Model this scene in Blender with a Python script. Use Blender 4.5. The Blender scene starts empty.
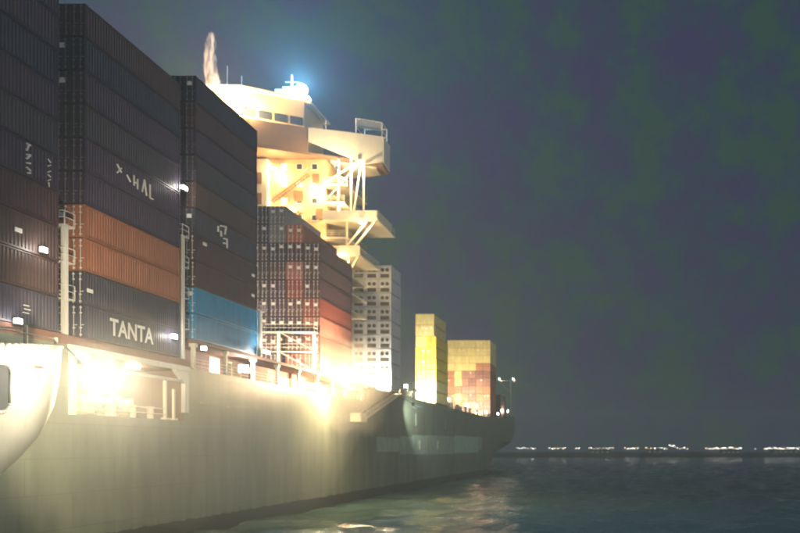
import bpy, math, random
from mathutils import Vector, Matrix
random.seed(7)
R = math.radians
scene = bpy.context.scene
col = scene.collection

# ------------------------------------------------------------------ camera
CZ = 8.9                                   # eye height above the water, from a small vessel's deck
cam = bpy.data.cameras.new('camera'); cam_o = bpy.data.objects.new('camera', cam); col.objects.link(cam_o)
cam_o.location = (0, 0, CZ); cam_o.rotation_euler = (R(90), 0, 0)
cam.sensor_width = 36.0; cam.lens = 36.0*690/800
cam.shift_x = -0.2625; cam.shift_y = 0.2269
cam.clip_start = 0.1; cam.clip_end = 6000
cam.dof.use_dof = True; cam.dof.focus_distance = 24.0; cam.dof.aperture_fstop = 0.45
scene.camera = cam_o

# ------------------------------------------------------------------ night sky
SUN_EL, SUN_AZ = R(24), R(108)
world = bpy.data.worlds.new('World'); scene.world = world; world.use_nodes = True
nt = world.node_tree; nt.nodes.clear()
out = nt.nodes.new('ShaderNodeOutputWorld')
sky = nt.nodes.new('ShaderNodeTexSky'); sky.sky_type = 'NISHITA'; sky.sun_disc = False
sky.sun_elevation = R(-4); sky.sun_rotation = SUN_AZ
bg1 = nt.nodes.new('ShaderNodeBackground'); bg1.inputs['Strength'].default_value = 0.05
nt.links.new(sky.outputs[0], bg1.inputs['Color'])
tc = nt.nodes.new('ShaderNodeTexCoord')
n1 = nt.nodes.new('ShaderNodeTexNoise'); n1.inputs['Scale'].default_value = 15.0; n1.inputs['Detail'].default_value = 5.0
n1.inputs['Roughness'].default_value = 0.72
nt.links.new(tc.outputs['Generated'], n1.inputs['Vector'])
ramp = nt.nodes.new('ShaderNodeValToRGB')
cr = ramp.color_ramp
cr.elements[0].position = 0.35; cr.elements[0].color = (0.040, 0.035, 0.104, 1)
cr.elements[1].position = 0.585; cr.elements[1].color = (0.030, 0.070, 0.054, 1)
e = cr.elements.new(0.44); e.color = (0.041, 0.042, 0.088, 1)
e = cr.elements.new(0.50); e.color = (0.028, 0.052, 0.088, 1)
nt.links.new(n1.outputs['Fac'], ramp.inputs['Fac'])
bg2 = nt.nodes.new('ShaderNodeBackground'); bg2.inputs['Strength'].default_value = 0.72
nt.links.new(ramp.outputs['Color'], bg2.inputs['Color'])
addn = nt.nodes.new('ShaderNodeAddShader')
nt.links.new(bg1.outputs[0], addn.inputs[0]); nt.links.new(bg2.outputs[0], addn.inputs[1])
nt.links.new(addn.outputs[0], out.inputs['Surface'])

# faint unseen moonlight, added to lift the ship's side and the haze
fill_moon = bpy.data.lights.new('fill_moon', 'SUN'); fill_moon.energy = 0.48; fill_moon.angle = R(0.5); fill_moon.color = (0.97, 1.0, 0.97)
fill_moon_o = bpy.data.objects.new('fill_moon', fill_moon); col.objects.link(fill_moon_o)
moon_dir = Vector((math.sin(SUN_AZ)*math.cos(SUN_EL), math.cos(SUN_AZ)*math.cos(SUN_EL), math.sin(SUN_EL)))
fill_moon_o.rotation_euler = (-moon_dir).to_track_quat('-Z', 'Y').to_euler(); fill_moon_o.location = moon_dir*200

vs = scene.view_settings
vs.view_transform = 'Standard'; vs.look = 'None'; vs.gamma = 1.0; vs.exposure = 0.0; vs.use_curve_mapping = False
cy = scene.cycles
cy.max_bounces = 5; cy.diffuse_bounces = 2; cy.glossy_bounces = 3; cy.volume_bounces = 2
cy.transmission_bounces = 3; cy.transparent_max_bounces = 8
cy.sample_clamp_indirect = 4.0; cy.caustics_reflective = False; cy.caustics_refractive = False
cy.use_denoising = True

# ------------------------------------------------------------------ materials
def new_mat(name):
    m = bpy.data.materials.new(name); m.use_nodes = True
    return m, m.node_tree, m.node_tree.nodes['Principled BSDF']

def paint(name, c, rough=0.5, wear=0.25, rust=0.0, metal=0.0, scale=0.35):
    """painted steel: slight blotches, streaks and rust"""
    m, t, b = new_mat(name)
    b.inputs['Roughness'].default_value = rough; b.inputs['Metallic'].default_value = metal
    co = t.nodes.new('ShaderNodeTexCoord')
    ge = t.nodes.new('ShaderNodeNewGeometry')
    mp = t.nodes.new('ShaderNodeMapping'); mp.inputs['Scale'].default_value = (1, 1, 0.25)
    t.links.new(ge.outputs['Position'], mp.inputs['Vector'])
    n = t.nodes.new('ShaderNodeTexNoise'); n.inputs['Scale'].default_value = scale*4; n.inputs['Detail'].default_value = 6
    n.inputs['Roughness'].default_value = 0.65
    t.links.new(mp.outputs[0], n.inputs['Vector'])
    rp = t.nodes.new('ShaderNodeValToRGB')
    rp.color_ramp.elements[0].position = 0.3; rp.color_ramp.elements[1].position = 0.72
    k = 1.0-wear
    rp.color_ramp.elements[0].color = (c[0]*k, c[1]*k, c[2]*k, 1); rp.color_ramp.elements[1].color = (c[0], c[1], c[2], 1)
    t.links.new(n.outputs['Fac'], rp.inputs['Fac'])
    src = rp.outputs['Color']
    if rust > 0:
        n2 = t.nodes.new('ShaderNodeTexNoise'); n2.inputs['Scale'].default_value = 1.3; n2.inputs['Detail'].default_value = 8
        n2.inputs['Roughness'].default_value = 0.7
        t.links.new(mp.outputs[0], n2.inputs['Vector'])
        r2 = t.nodes.new('ShaderNodeValToRGB')
        r2.color_ramp.elements[0].position = 0.58; r2.color_ramp.elements[1].position = 0.72
        r2.color_ramp.elements[1].color = (rust, rust, rust, 1)
        t.links.new(n2.outputs['Fac'], r2.inputs['Fac'])
        mx = t.nodes.new('ShaderNodeMix'); mx.data_type = 'RGBA'
        t.links.new(r2.outputs['Color'], mx.inputs[0]); t.links.new(src, mx.inputs[6])
        mx.inputs[7].default_value = (0.14, 0.055, 0.025, 1)
        src = mx.outputs[2]
    t.links.new(src, b.inputs['Base Color'])
    return m

def emit(name, c, s):
    m, t, b = new_mat(name)
    b.inputs['Base Color'].default_value = (0.8, 0.8, 0.8, 1)
    b.inputs['Emission Color'].default_value = (*c, 1); b.inputs['Emission Strength'].default_value = s
    return m

MAT = {}
CC = {'orange': (0.35, 0.14, 0.085), 'blue': (0.03, 0.25, 0.50), 'navy': (0.035, 0.035, 0.075), 'plum': (0.060, 0.038, 0.085),
      'maroon': (0.075, 0.038, 0.055), 'dark red': (0.20, 0.05, 0.04), 'brown': (0.085, 0.052, 0.055), 'slate': (0.055, 0.048, 0.078),
      'grey': (0.22, 0.22, 0.23), 'dark green': (0.03, 0.07, 0.05), 'yellow': (0.78, 0.55, 0.02), 'pale yellow': (0.80, 0.66, 0.25),
      'white': (0.50, 0.54, 0.62), 'rust orange': (0.42, 0.14, 0.06), 'pink red': (0.32, 0.13, 0.11)}
for k, c in CC.items(): MAT[k] = paint('container_paint_'+k.replace(' ', '_'), c, 0.5, 0.3, 0.5)
MAT['steel'] = paint('galvanised_steel', (0.5, 0.5, 0.5), 0.4, 0.25, 0, 0.3)
MAT['rod'] = paint('light_grey_rod', (0.62, 0.62, 0.60), 0.45, 0.2)
MAT['shaded_rod'] = paint('shaded_grey_rod', (0.16, 0.15, 0.17), 0.5, 0.3)  # rods of the high tiers, their shade put into the colour
MAT['superwhite'] = paint('superstructure_cream_white', (0.76, 0.69, 0.54), 0.5, 0.12, 0.2)
MAT['house'] = paint('house_glow_buff', (0.64, 0.46, 0.23), 0.55, 0.15, 0.2)  # orange of the lamp-lit recesses put into the wall colour
MAT['soffit'] = paint('soffit_shade_brown', (0.27, 0.15, 0.075), 0.6, 0.15, 0.2)  # shade of the bridge front and deck underside put into this brown
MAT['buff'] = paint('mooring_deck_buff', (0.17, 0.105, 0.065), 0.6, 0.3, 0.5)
MAT['deck'] = paint('deck_red_oxide', (0.20, 0.085, 0.06), 0.75, 0.35, 0.5)
MAT['dark'] = paint('dark_opening', (0.03, 0.03, 0.035), 0.7, 0.3)
MAT['glass'] = paint('dark_window_glass', (0.04, 0.045, 0.05), 0.08, 0.1)
MAT['cream'] = paint('cream_hull_paint', (0.62, 0.58, 0.46), 0.45, 0.14, 0.35, scale=0.2)
MAT['rubber'] = paint('black_rubber', (0.025, 0.025, 0.025), 0.8, 0.3)
MAT['band'] = paint('pale_green_band', (0.40, 0.49, 0.41), 0.5, 0.5, 0.4)
MAT['band2'] = paint('mint_green_patch', (0.40, 0.60, 0.49), 0.5, 0.4, 0.3)
MAT['letter'] = paint('white_lettering', (0.75, 0.75, 0.74), 0.5, 0.15)
MAT['land'] = paint('shore_earth', (0.05, 0.055, 0.04), 0.9, 0.4, scale=0.02)
MAT['shed'] = paint('shed_cladding', (0.16, 0.17, 0.18), 0.7, 0.3, scale=0.05)
MAT['warm_lens'] = emit('warm_lamp_lens', (1.0, 0.80, 0.50), 40)
MAT['white_lens'] = emit('white_lamp_lens', (1.0, 0.96, 0.88), 40)
MAT['blue_lens'] = emit('blue_white_lamp_lens', (0.62, 0.85, 1.0), 50)
MAT['lit_window'] = emit('lit_window', (1.0, 0.80, 0.42), 1.6)
MAT['lit_white'] = emit('lit_white_window', (1.0, 0.95, 0.85), 3.0)
MAT['small_lamp'] = emit('small_white_lamp', (1.0, 0.97, 0.9), 9)
MAT['shore_lamp'] = emit('far_shore_lamp', (1.0, 0.97, 0.92), 11)
MAT['shore_warm'] = emit('far_shore_warm_lamp', (1.0, 0.72, 0.4), 8)
MAT['shore_window'] = emit('far_shore_window', (1.0, 0.85, 0.6), 0.25)

def hull_mat():
    m, t, b = new_mat('dark_green_hull_paint')
    b.inputs['Roughness'].default_value = 0.42
    ge = t.nodes.new('ShaderNodeNewGeometry')
    mp = t.nodes.new('ShaderNodeMapping'); mp.inputs['Scale'].default_value = (1, 0.35, 0.06)
    t.links.new(ge.outputs['Position'], mp.inputs['Vector'])
    n = t.nodes.new('ShaderNodeTexNoise'); n.inputs['Scale'].default_value = 1.0; n.inputs['Detail'].default_value = 8
    n.inputs['Roughness'].default_value = 0.68
    t.links.new(mp.outputs[0], n.inputs['Vector'])
    rp = t.nodes.new('ShaderNodeValToRGB')
    rp.color_ramp.elements[0].position = 0.3; rp.color_ramp.elements[0].color = (0.11, 0.125, 0.095, 1)
    rp.color_ramp.elements[1].position = 0.72; rp.color_ramp.elements[1].color = (0.21, 0.235, 0.18, 1)
    t.links.new(n.outputs['Fac'], rp.inputs['Fac'])
    # boot topping near the water: a darker paint with a ragged upper edge
    sp = t.nodes.new('ShaderNodeSeparateXYZ'); t.links.new(ge.outputs['Position'], sp.inputs[0])
    ad = t.nodes.new('ShaderNodeMath'); ad.operation = 'MULTIPLY_ADD'; ad.inputs[1].default_value = 1.2
    t.links.new(n.outputs['Fac'], ad.inputs[0]); t.links.new(sp.outputs['Z'], ad.inputs[2])
    lt = t.nodes.new('ShaderNodeMath'); lt.operation = 'LESS_THAN'; lt.inputs[1].default_value = 2.4
    t.links.new(ad.outputs[0], lt.inputs[0])
    mx = t.nodes.new('ShaderNodeMix'); mx.data_type = 'RGBA'
    t.links.new(lt.outputs[0], mx.inputs[0]); t.links.new(rp.outputs['Color'], mx.inputs[6])
    mx.inputs[7].default_value = (0.06, 0.055, 0.05, 1)
    # weld seams of the shell plating
    br = t.nodes.new('ShaderNodeTexBrick')
    cx = t.nodes.new('ShaderNodeCombineXYZ')
    t.links.new(sp.outputs['Y'], cx.inputs[0]); t.links.new(sp.outputs['Z'], cx.inputs[1])
    t.links.new(cx.outputs[0], br.inputs['Vector'])
    br.inputs['Scale'].default_value = 1.0; br.inputs['Brick Width'].default_value = 9.0; br.inputs['Row Height'].default_value = 2.7
    br.inputs['Mortar Size'].default_value = 0.03
    bp = t.nodes.new('ShaderNodeBump'); bp.inputs['Strength'].default_value = 0.35; bp.inputs['Distance'].default_value = 0.05
    t.links.new(br.outputs['Fac'], bp.inputs['Height'])
    mx3 = t.nodes.new('ShaderNodeMix'); mx3.data_type = 'RGBA'
    sc3 = t.nodes.new('ShaderNodeMath'); sc3.operation = 'MULTIPLY'; sc3.inputs[1].default_value = 0.4
    t.links.new(br.outputs['Fac'], sc3.inputs[0]); t.links.new(sc3.outputs[0], mx3.inputs[0])
    t.links.new(mx.outputs[2], mx3.inputs[6]); mx3.inputs[7].default_value = (0.05, 0.04, 0.03, 1)
    n3 = t.nodes.new('ShaderNodeTexNoise'); n3.inputs['Scale'].default_value = 0.5; n3.inputs['Detail'].default_value = 2
    t.links.new(ge.outputs['Position'], n3.inputs['Vector'])
    bp2 = t.nodes.new('ShaderNodeBump'); bp2.inputs['Strength'].default_value = 0.12; bp2.inputs['Distance'].default_value = 0.12
    t.links.new(n3.outputs['Fac'], bp2.inputs['Height']); t.links.new(bp.outputs[0], bp2.inputs['Normal'])
    t.links.new(bp2.outputs[0], b.inputs['Normal'])
    t.links.new(mx3.outputs[2], b.inputs['Base Color'])
    return m
MAT['hull'] = hull_mat()

def water_mat():
    m, t, b = new_mat('night_sea_water')
    b.inputs['Base Color'].default_value = (0.045, 0.085, 0.075, 1)
    b.inputs['Roughness'].default_value = 0.06; b.inputs['IOR'].default_value = 1.33
    ge = t.nodes.new('ShaderNodeNewGeometry')
    n = t.nodes.new('ShaderNodeTexNoise'); n.inputs['Scale'].default_value = 0.9; n.inputs['Detail'].default_value = 6
    n.inputs['Roughness'].default_value = 0.6
    t.links.new(ge.outputs['Position'], n.inputs['Vector'])
    bp = t.nodes.new('ShaderNodeBump'); bp.inputs['Strength'].default_value = 0.5; bp.inputs['Distance'].default_value = 0.3
    t.links.new(n.outputs['Fac'], bp.inputs['Height']); t.links.new(bp.outputs[0], b.inputs['Normal'])
    return m
MAT['water'] = water_mat()

# ------------------------------------------------------------------ helpers
class MB:
    def __init__(s): s.v = []; s.f = []
    def quad(s, a, b, c, d):
        n = len(s.v); s.v += [a, b, c, d]; s.f.append((n, n+1, n+2, n+3)); return s
    def box(s, x0, x1, y0, y1, z0, z1):
        n = len(s.v)
        s.v += [(x0,y0,z0),(x1,y0,z0),(x1,y1,z0),(x0,y1,z0),(x0,y0,z1),(x1,y0,z1),(x1,y1,z1),(x0,y1,z1)]
        s.f += [(n+3,n+2,n+1,n),(n+4,n+5,n+6,n+7),(n,n+1,n+5,n+4),(n+1,n+2,n+6,n+5),(n+2,n+3,n+7,n+6),(n+3,n,n+4,n+7)]
        return s
    def tube(s, p0, p1, r, n=8, r1=None):
        p0 = Vector(p0); p1 = Vector(p1); r1 = r if r1 is None else r1
        d = (p1-p0).normalized(); a = d.orthogonal().normalized(); b = d.cross(a)
        k = len(s.v)
        for p, rr in ((p0, r), (p1, r1)):
            for i in range(n):
                t = 2*math.pi*i/n
                s.v.append(tuple(p+a*math.cos(t)*rr+b*math.sin(t)*rr))
        for i in range(n):
            j = (i+1) % n; s.f.append((k+i, k+j, k+n+j, k+n+i))
        s.f.append(tuple(k+i for i in reversed(range(n)))); s.f.append(tuple(k+n+i for i in range(n)))
        return s
    def prism(s, poly, off):
        """poly: list of 3d points; extruded by vector off"""
        n = len(poly); k = len(s.v); o = Vector(off)
        s.v += [tuple(p) for p in poly] + [tuple(Vector(p)+o) for p in poly]
        s.f.append(tuple(k+i for i in reversed(range(n)))); s.f.append(tuple(k+n+i for i in range(n)))
        for i in range(n):
            j = (i+1) % n; s.f.append((k+i, k+j, k+n+j, k+n+i))
        return s
    def beam(s, p0, p1, w):                    # square bar
        return s.tube(p0, p1, w*0.7, 4)
    def mesh(s, name, mat, off=(0,0,0), smooth=False):
        me = bpy.data.meshes.new(name)
        ox, oy, oz = off
        me.from_pydata([(x-ox, y-oy, z-oz) for x, y, z in s.v], [], s.f)
        me.materials.append(mat)
        if smooth: me.polygons.foreach_set('use_smooth', [True]*len(me.polygons))
        me.update(); return me

def wloc(o):
    v = Vector((0, 0, 0))
    while o: v = v+o.location; o = o.parent
    return v
def add(name, me, parent=None, loc=(0,0,0), label=None, kind=None):
    o = bpy.data.objects.new(name, me); col.objects.link(o); o.location = loc
    if parent is not None: o.parent = parent
    if label: o['label'] = label
    if kind: o['kind'] = kind
    return o
def part(name, mb, mat, parent, label=None, smooth=False):
    """mesh given in world coordinates, linked as a child of parent"""
    return add(name, mb.mesh(name, mat, wloc(parent), smooth), parent, (0,0,0), label)
def put(name, me, parent, wpos, label=None):
    return add(name, me, parent, Vector(wpos)-wloc(parent), label)
def thing(name, label, cat, loc, group=None):
    o = bpy.data.objects.new(name, None); col.objects.link(o); o.location = loc
    o['label'] = label; o['category'] = cat
    if group: o['group'] = group
    return o
def tag(o, label, cat, group=None):
    o['label'] = label; o['category'] = cat
    if group: o['group'] = group
    return o
LAMP_GAIN = 9.0
def lamp(parent, pos, watts, color=(1, 0.85, 0.6), radius=0.25, spot=None):
    l = bpy.data.lights.new('lamp_light', 'SPOT' if spot else 'POINT'); l.energy = watts*LAMP_GAIN; l.color = color; l.shadow_soft_size = radius
    o = bpy.data.objects.new('lamp_light', l); col.objects.link(o)
    o.location = Vector(pos)-wloc(parent); o.parent = parent
    if spot:
        l.spot_size = R(spot[1]); l.spot_blend = 0.6 if spot[1] > 100 else 1.0
        o.rotation_euler = Vector(spot[0]).to_track_quat('-Z', 'Y').to_euler()
    return o
def smoothmesh(o):
    o.data.polygons.foreach_set('use_smooth', [True]*len(o.data.polygons))

ORD = ['first', 'second', 'third', 'fourth', 'fifth', 'sixth', 'seventh', 'eighth', 'ninth', 'tenth', 'eleventh', 'twelfth', 'thirteenth', 'fourteenth', 'fifteenth']
# ------------------------------------------------------------------ the sea
def sea():
    xs = sorted(set([-2200, -1500, -900, -500, -300, -200] + [-150+i*0.9 for i in range(int(290/0.9))] + [160, 200, 260, 350, 500, 800, 1300, 2200]))
    ys = [-400, -200, -100, -40, 0, 30]
    y = 45.0; st = 0.45
    while y < 1250:
        ys.append(y); st *= 1.012; y += st
    ys += [1300, 1500]
    rnd = random.Random(3)
    waves = []
    for i in range(26):
        wl = 1.8*(1.19**i) if i < 16 else rnd.uniform(3, 16)
        a = rnd.gauss(0.9, 0.75); amp = 0.011*wl**0.86
        if wl > 14: amp *= 0.45
        waves.append((2*math.pi/wl*math.cos(a), 2*math.pi/wl*math.sin(a), rnd.uniform(0, 6.28), amp*rnd.uniform(.6, 1.1)))
    import numpy as np
    X, Y = np.meshgrid(np.array(xs), np.array(ys))
    Z = np.zeros_like(X)
    for kx, ky, ph, am in waves:
        sv = np.sin(kx*X+ky*Y+ph); Z += am*(sv+0.35*sv*sv)
    fade = np.clip((700-Y)/450, 0, 1)*np.clip((Y-30)/15, 0, 1)*np.clip((150+X)/10, 0, 1)*np.clip((200-X)/50, 0, 1)
    Z *= fade
    V = np.stack([X, Y, Z], -1).reshape(-1, 3)
    ny, nx = X.shape
    idx = np.arange(nx*ny).reshape(ny, nx)
    F = np.stack([idx[:-1,:-1], idx[:-1,1:], idx[1:,1:], idx[1:,:-1]], -1).reshape(-1, 4)
    me = bpy.data.meshes.new('sea'); me.from_pydata(V.tolist(), [], F.tolist())
    me.polygons.foreach_set('use_smooth', [True]*len(me.polygons)); me.materials.append(MAT['water']); me.update()
    o = add('sea', me, kind='structure')
sea()

# far shore: a low bank with sheds and lamps
def shore():
    m = MB(); rnd = random.Random(5)
    xs = [-2200+i*25 for i in range(177)]
    prof = [(690, -1.0), (697, 1.6), (720, 2.6), (800, 3.4), (1000, 3.0), (1100, -1)]
    k = len(xs)
    for x in xs:
        for (y, z) in prof: m.v.append((x+rnd.uniform(-4,4), y+rnd.uniform(-5,5), z+(rnd.uniform(-.4,.7) if z > 0 else 0)))
    n = len(prof)
    for i in range(k-1):
        for j in range(n-1): m.f.append((i*n+j, (i+1)*n+j, (i+1)*n+j+1, i*n+j+1))
    add('shore', m.mesh('shore', MAT['land']), kind='structure')
    # pixel spans (of an 800 wide frame) that show clusters of lamps
    spans = [(517, 536, 6), (549, 566, 5), (574, 580, 2), (589, 614, 9), (624, 639, 7), (645, 668, 6), (669, 676, 3), (676, 688, 3),
             (705, 716, 4), (714, 726, 6), (726, 742, 6), (753, 758, 1), (764, 784, 10), (783, 800, 8)]
    post = MB().tube((0,0,0), (0,0,1), 0.14, 5).mesh('post', MAT['steel'])
    hd = MB().prism([(-.75,-.5,-.35),(.75,-.5,-.35),(.75,-.5,.35),(-.75,-.5,.35)], (0,.8,0)).mesh('lamp_head', MAT['shore_lamp'])
    hw = hd.copy(); hw.materials[0] = MAT['shore_warm']
    for ci, (a, b, c) in enumerate(spans):
        c = int(c*1.7)
        for i in range(c):
            px = a+(b-a)*(i+rnd.uniform(.3,.7))/c
            y = 712+rnd.uniform(-8, 30); x = (px-610)/690*y
            z = CZ+rnd.uniform(-0.9, 0.5)
            if 669 <= px <= 676: z = CZ+rnd.uniform(0.6, 3.4)
            t = thing('shore_lamp', 'tiny white lamp in the %s cluster of shore lights counting from the ship\'s stern' % ORD[ci], 'lamp', (x, y, 2.0), 'far shore lamps, %s cluster' % ORD[ci])
            p = put('post', post, t, (x, y, 1.6)); p.scale = (1, 1, z-1.6)
            h = put('lamp_head', hd if rnd.random() < .75 else hw, t, (x, y-0.4, z)); s = rnd.uniform(.2, .6); h.scale = (s*1.5, 1, s)
    for (px, w, hh, lab) in ((600, 22, 3.5, 'long low dark shed on the far shore beside the ship\'s stern'), (655, 17, 4.5, 'squat dark shed on the far shore under the highest lamp'),
                             (731, 20, 3.2, 'low dark shed on the far shore before a gap in the lights'), (786, 28, 4.2, 'widest dark shed on the far shore at the right edge')):
        y = 760; x = (px-610)/690*y
        t = thing('waterfront_shed', lab, 'shed', (x, y, 2.4), 'sheds on the far shore')
        part('wall', MB().box(x-w/2, x+w/2, y, y+18, 2.0, 2.4+hh), MAT['shed'], t)
        part('roof', MB().prism([(x-w/2-.5, y-.5, 2.4+hh), (x-w/2-.5, y+9, 2.4+hh+2.2), (x-w/2-.5, y+18.5, 2.4+hh)], (w+1, 0, 0)), MAT['land'], t)
        nwin = int(w/5)
        for i in range(nwin):
            xx = x-w/2+(i+.5)*w/nwin
            part('window', MB().box(xx-.9, xx+.9, y-.06, y-.01, 2.4+hh*.45, 2.4+hh*.45+1.1), MAT['shore_window'], t)
shore()

# ------------------------------------------------------------------ the container ship
XS = -42.0                                  # near side of the hull
XC = -71.0
ship = thing('container_ship', 'huge floodlit container ship seen along its side from near the water', 'ship', (XC, 150, 0))

def hull():
    ys = [-110, -95, -80, -60, -30, 0, 30, 54, 68, 90, 119, 120, 140, 170, 200, 220, 235, 245, 255, 265, 275, 283, 290, 296, 301, 305]
    zl = [-1.5, 0, 2, 4, 6.5, 9, 11.6, 16.5, 16.9]
    def top(y):
        if y <= 119: return 16.9
        if y <= 240: return 19.5
        return 19.5+1.9*min(1, (y-240)/50)
    def b(y, z):
        w = 29.0
        if y < -60:
            t = (-60-y)/50; w = 29*(1-t**2*(0.75+0.25*max(0, 1-z/18)))
        if y > 225:
            t = (y-225)/80.0
            q = max(0.0, min(1.0, (z+1.5)/15.0))
            low = 29-34*t**2.3
            w = 29-(29-max(1.0, low))*(1-q)**1.35
        return max(w, 0.3)
    m = MB(); st = []
    for y in ys:
        row = []
        lv = [z for z in zl[:-1]]+[top(y)]
        if y > 235:                     # the counter rises out of the water towards the transom
            t = (y-235)/70.0
            lift = 9.0*max(0, t-0.35)**1.6
            lv = [max(z, -1.5+lift) if z < 9 else z for z in lv]
        for z in lv: row.append((b(y, z), z))
        st.append(row)
    nL = len(zl)
    for side in (1, -1):
        base = len(m.v)
        for y, row in zip(ys, st):
            for (w, z) in row: m.v.append((XC+side*w, y, z))
        for i in range(len(ys)-1):
            for j in range(nL-1):
                if side == 1 and ys[i] == 54 and j == 6: continue      # opening of the mooring deck
                q = (base+i*nL+j, base+(i+1)*nL+j, base+(i+1)*nL+j+1, base+i*nL+j+1)
                m.f.append(q if side == 1 else q[::-1])
        if side == 1: b0 = base
        else: b1 = base
    e = (len(ys)-1)*nL
    for j in range(nL-1): m.f.append((b0+e+j, b1+e+j, b1+e+j+1, b0+e+j+1))
    for j in range(nL-1): m.f.append((b1+j, b0+j, b0+j+1, b1+j+1))
    for i in range(len(ys)-1): m.f.append((b0+i*nL, b1+i*nL, b1+(i+1)*nL, b0+(i+1)*nL))
    h = part('hull', m, MAT['hull'], ship)
    return h
hull_o = hull()
part('main_deck', MB().box(-99.5, -42.15, -60, 119.9, 16.6, 16.88).box(-99.5, -42.15, 120.1, 285, 19.0, 19.35), MAT['deck'], ship)
part('hatch_cover', MB().box(-98, -42.05, -30, 69.0, 16.885, 17.68), MAT['deck'], ship)
part('passage_roof', MB().box(-98, -42.02, 69.3, 118.5, 19.55, 19.87), MAT['deck'], ship)
part('passage_wall', MB().box(-97, -45.6, 69.4, 118.2, 16.89, 19.54), MAT['deck'], ship)
pm = MB().box(-.16, .16, -.16, .16, 0, 2.66).box(-.3, .3, -.25, .25, 2.3, 2.655).mesh('passage_pillar', MAT['superwhite'])
y = 70.2
while y < 118: put('passage_pillar', pm, ship, (-42.4, y, 16.885)); y += 5.9
def railing(name, y0, y1, x, z, h=1.05, step=1.5):
    m = MB()
    for k in (0.35, 0.7, 1.0): m.tube((x, y0, z+h*k), (x, y1, z+h*k), 0.03, 5)
    n = int((y1-y0)/step)
    for i in range(n+1): m.tube((x, y0+(y1-y0)*i/n, z), (x, y0+(y1-y0)*i/n, z+h), 0.03, 5)
    return part(name, m, MAT['superwhite'], ship)
railing('railing', 69.6, 118, -42.1, 16.89)
railing('railing', 139.5, 166, -42.3, 19.36)
railing('railing', 180, 241, -42.3, 19.36)

# lit doors and lamps in the side passage
def lit_door(y, z0, w, h, mat, x=-45.6):
    d = part('passage_door', MB().box(x-.02, x+.05, y-w/2-.12, y+w/2+.12, z0-.1, z0+h+.12), MAT['superwhite'], ship)
    part('lit_opening', MB().box(x+.051, x+.07, y-w/2, y+w/2, z0, z0+h), mat, d)
lit_door(79.5, 17.1, 1.9, 2.1, MAT['lit_window'])
lit_door(82.6, 17.1, 0.8, 2.0, MAT['dark'])
lit_door(92.5, 17.1, 0.9, 2.0, MAT['dark'])
lit_door(101.2, 17.6, 3.0, 1.5, MAT['lit_white'])
lit_door(96.5, 18.0, 2.4, 0.5, MAT['lit_window'])
lit_door(108.0, 17.1, 1.2, 2.0, MAT['lit_window'])

def floodlight(pos, aim, size=0.45, lens='warm_lens', watts=3000, color=(1, .82, .55), radius=0.3, arm=None, parent=None, light_off=0.5, spot=False):
    parent = parent or ship
    p = Vector(pos); d = Vector(aim).normalized()
    a = d.orthogonal().normalized(); b = d.cross(a)
    m = MB()
    m.tube(p-d*size*.7, p, size*.55, 10, size)              # flared housing
    if arm is not None: m.beam(p-d*size*.6, arm, 0.09)
    h = part('floodlight', m, MAT['steel'], parent)
    l = MB().tube(p+d*0.005, p+d*0.05, size*.9, 12)
    part('lens', l, MAT[lens], h)
    if watts: lamp(parent, p+d*light_off, watts*(1.4 if spot else 1), color, radius, (tuple(d), 150 if spot is True else spot) if spot else None)
    return h

# mooring deck opening in the ship's side
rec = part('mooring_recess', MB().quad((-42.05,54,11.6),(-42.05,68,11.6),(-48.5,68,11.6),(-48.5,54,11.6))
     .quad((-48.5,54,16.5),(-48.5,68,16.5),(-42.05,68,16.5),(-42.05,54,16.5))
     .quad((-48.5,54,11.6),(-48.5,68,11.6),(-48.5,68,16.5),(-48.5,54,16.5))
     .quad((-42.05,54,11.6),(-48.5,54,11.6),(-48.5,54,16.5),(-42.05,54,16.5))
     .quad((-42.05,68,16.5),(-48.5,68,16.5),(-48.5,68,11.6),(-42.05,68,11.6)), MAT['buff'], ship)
fr = MB()
fr.box(-42.2, -41.75, 53.4, 68.6, 16.5, 16.95).box(-42.2, -41.8, 67.9, 68.5, 12.4, 16.49).box(-42.2, -41.8, 53.5, 54.1, 11.5, 16.49)
fr.prism([(-41.8, 67.9, 15.2), (-41.8, 66.3, 16.48), (-41.8, 67.9, 16.48)], (-.35, 0, 0))
fr.box(-42.2, -41.85, 59.5, 67.85, 15.35, 15.6)
part('opening_frame', fr, MAT['rod'], ship)
for yy, z1 in ((65.6, 15.3), (66.9, 14.6), (58.6, 16.45)):
    part('stanchion', MB().tube((-42.3, yy, 11.61), (-42.3, yy, z1), 0.16, 8).box(-42.55, -42.05, yy-.25, yy+.25, 11.605, 11.8), MAT['superwhite'], ship)
for yy in (57.0, 60.6, 63.2):
    w = part('mooring_winch', MB().box(-46.2, -44.2, yy-1.1, yy+1.1, 11.61, 11.95).box(-45.9, -44.5, yy-1.25, yy-1.0, 11.96, 13.5)
             .box(-45.9, -44.5, yy+1.0, yy+1.25, 11.96, 13.5), MAT['superwhite'], ship)
    part('drum', MB().tube((-45.2, yy-.95, 12.9), (-45.2, yy+.95, 12.9), .55, 14).tube((-45.2, yy-.3, 12.9), (-45.2, yy-.22, 12.9), .85, 14), MAT['rod'], w)
for yy in (59.0, 62.0, 64.4):
    part('bollard', MB().tube((-42.9, yy, 11.61), (-42.9, yy, 12.6), .28, 10).tube((-42.9, yy, 12.6), (-42.9, yy, 12.75), .36, 10), MAT['superwhite'], ship)
part('opening_rail', MB().tube((-42.15, 54.2, 12.6), (-42.15, 65.3, 12.6), .05, 6).tube((-42.15, 54.2, 12.1), (-42.15, 65.3, 12.1), .05, 6), MAT['superwhite'], ship)
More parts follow.
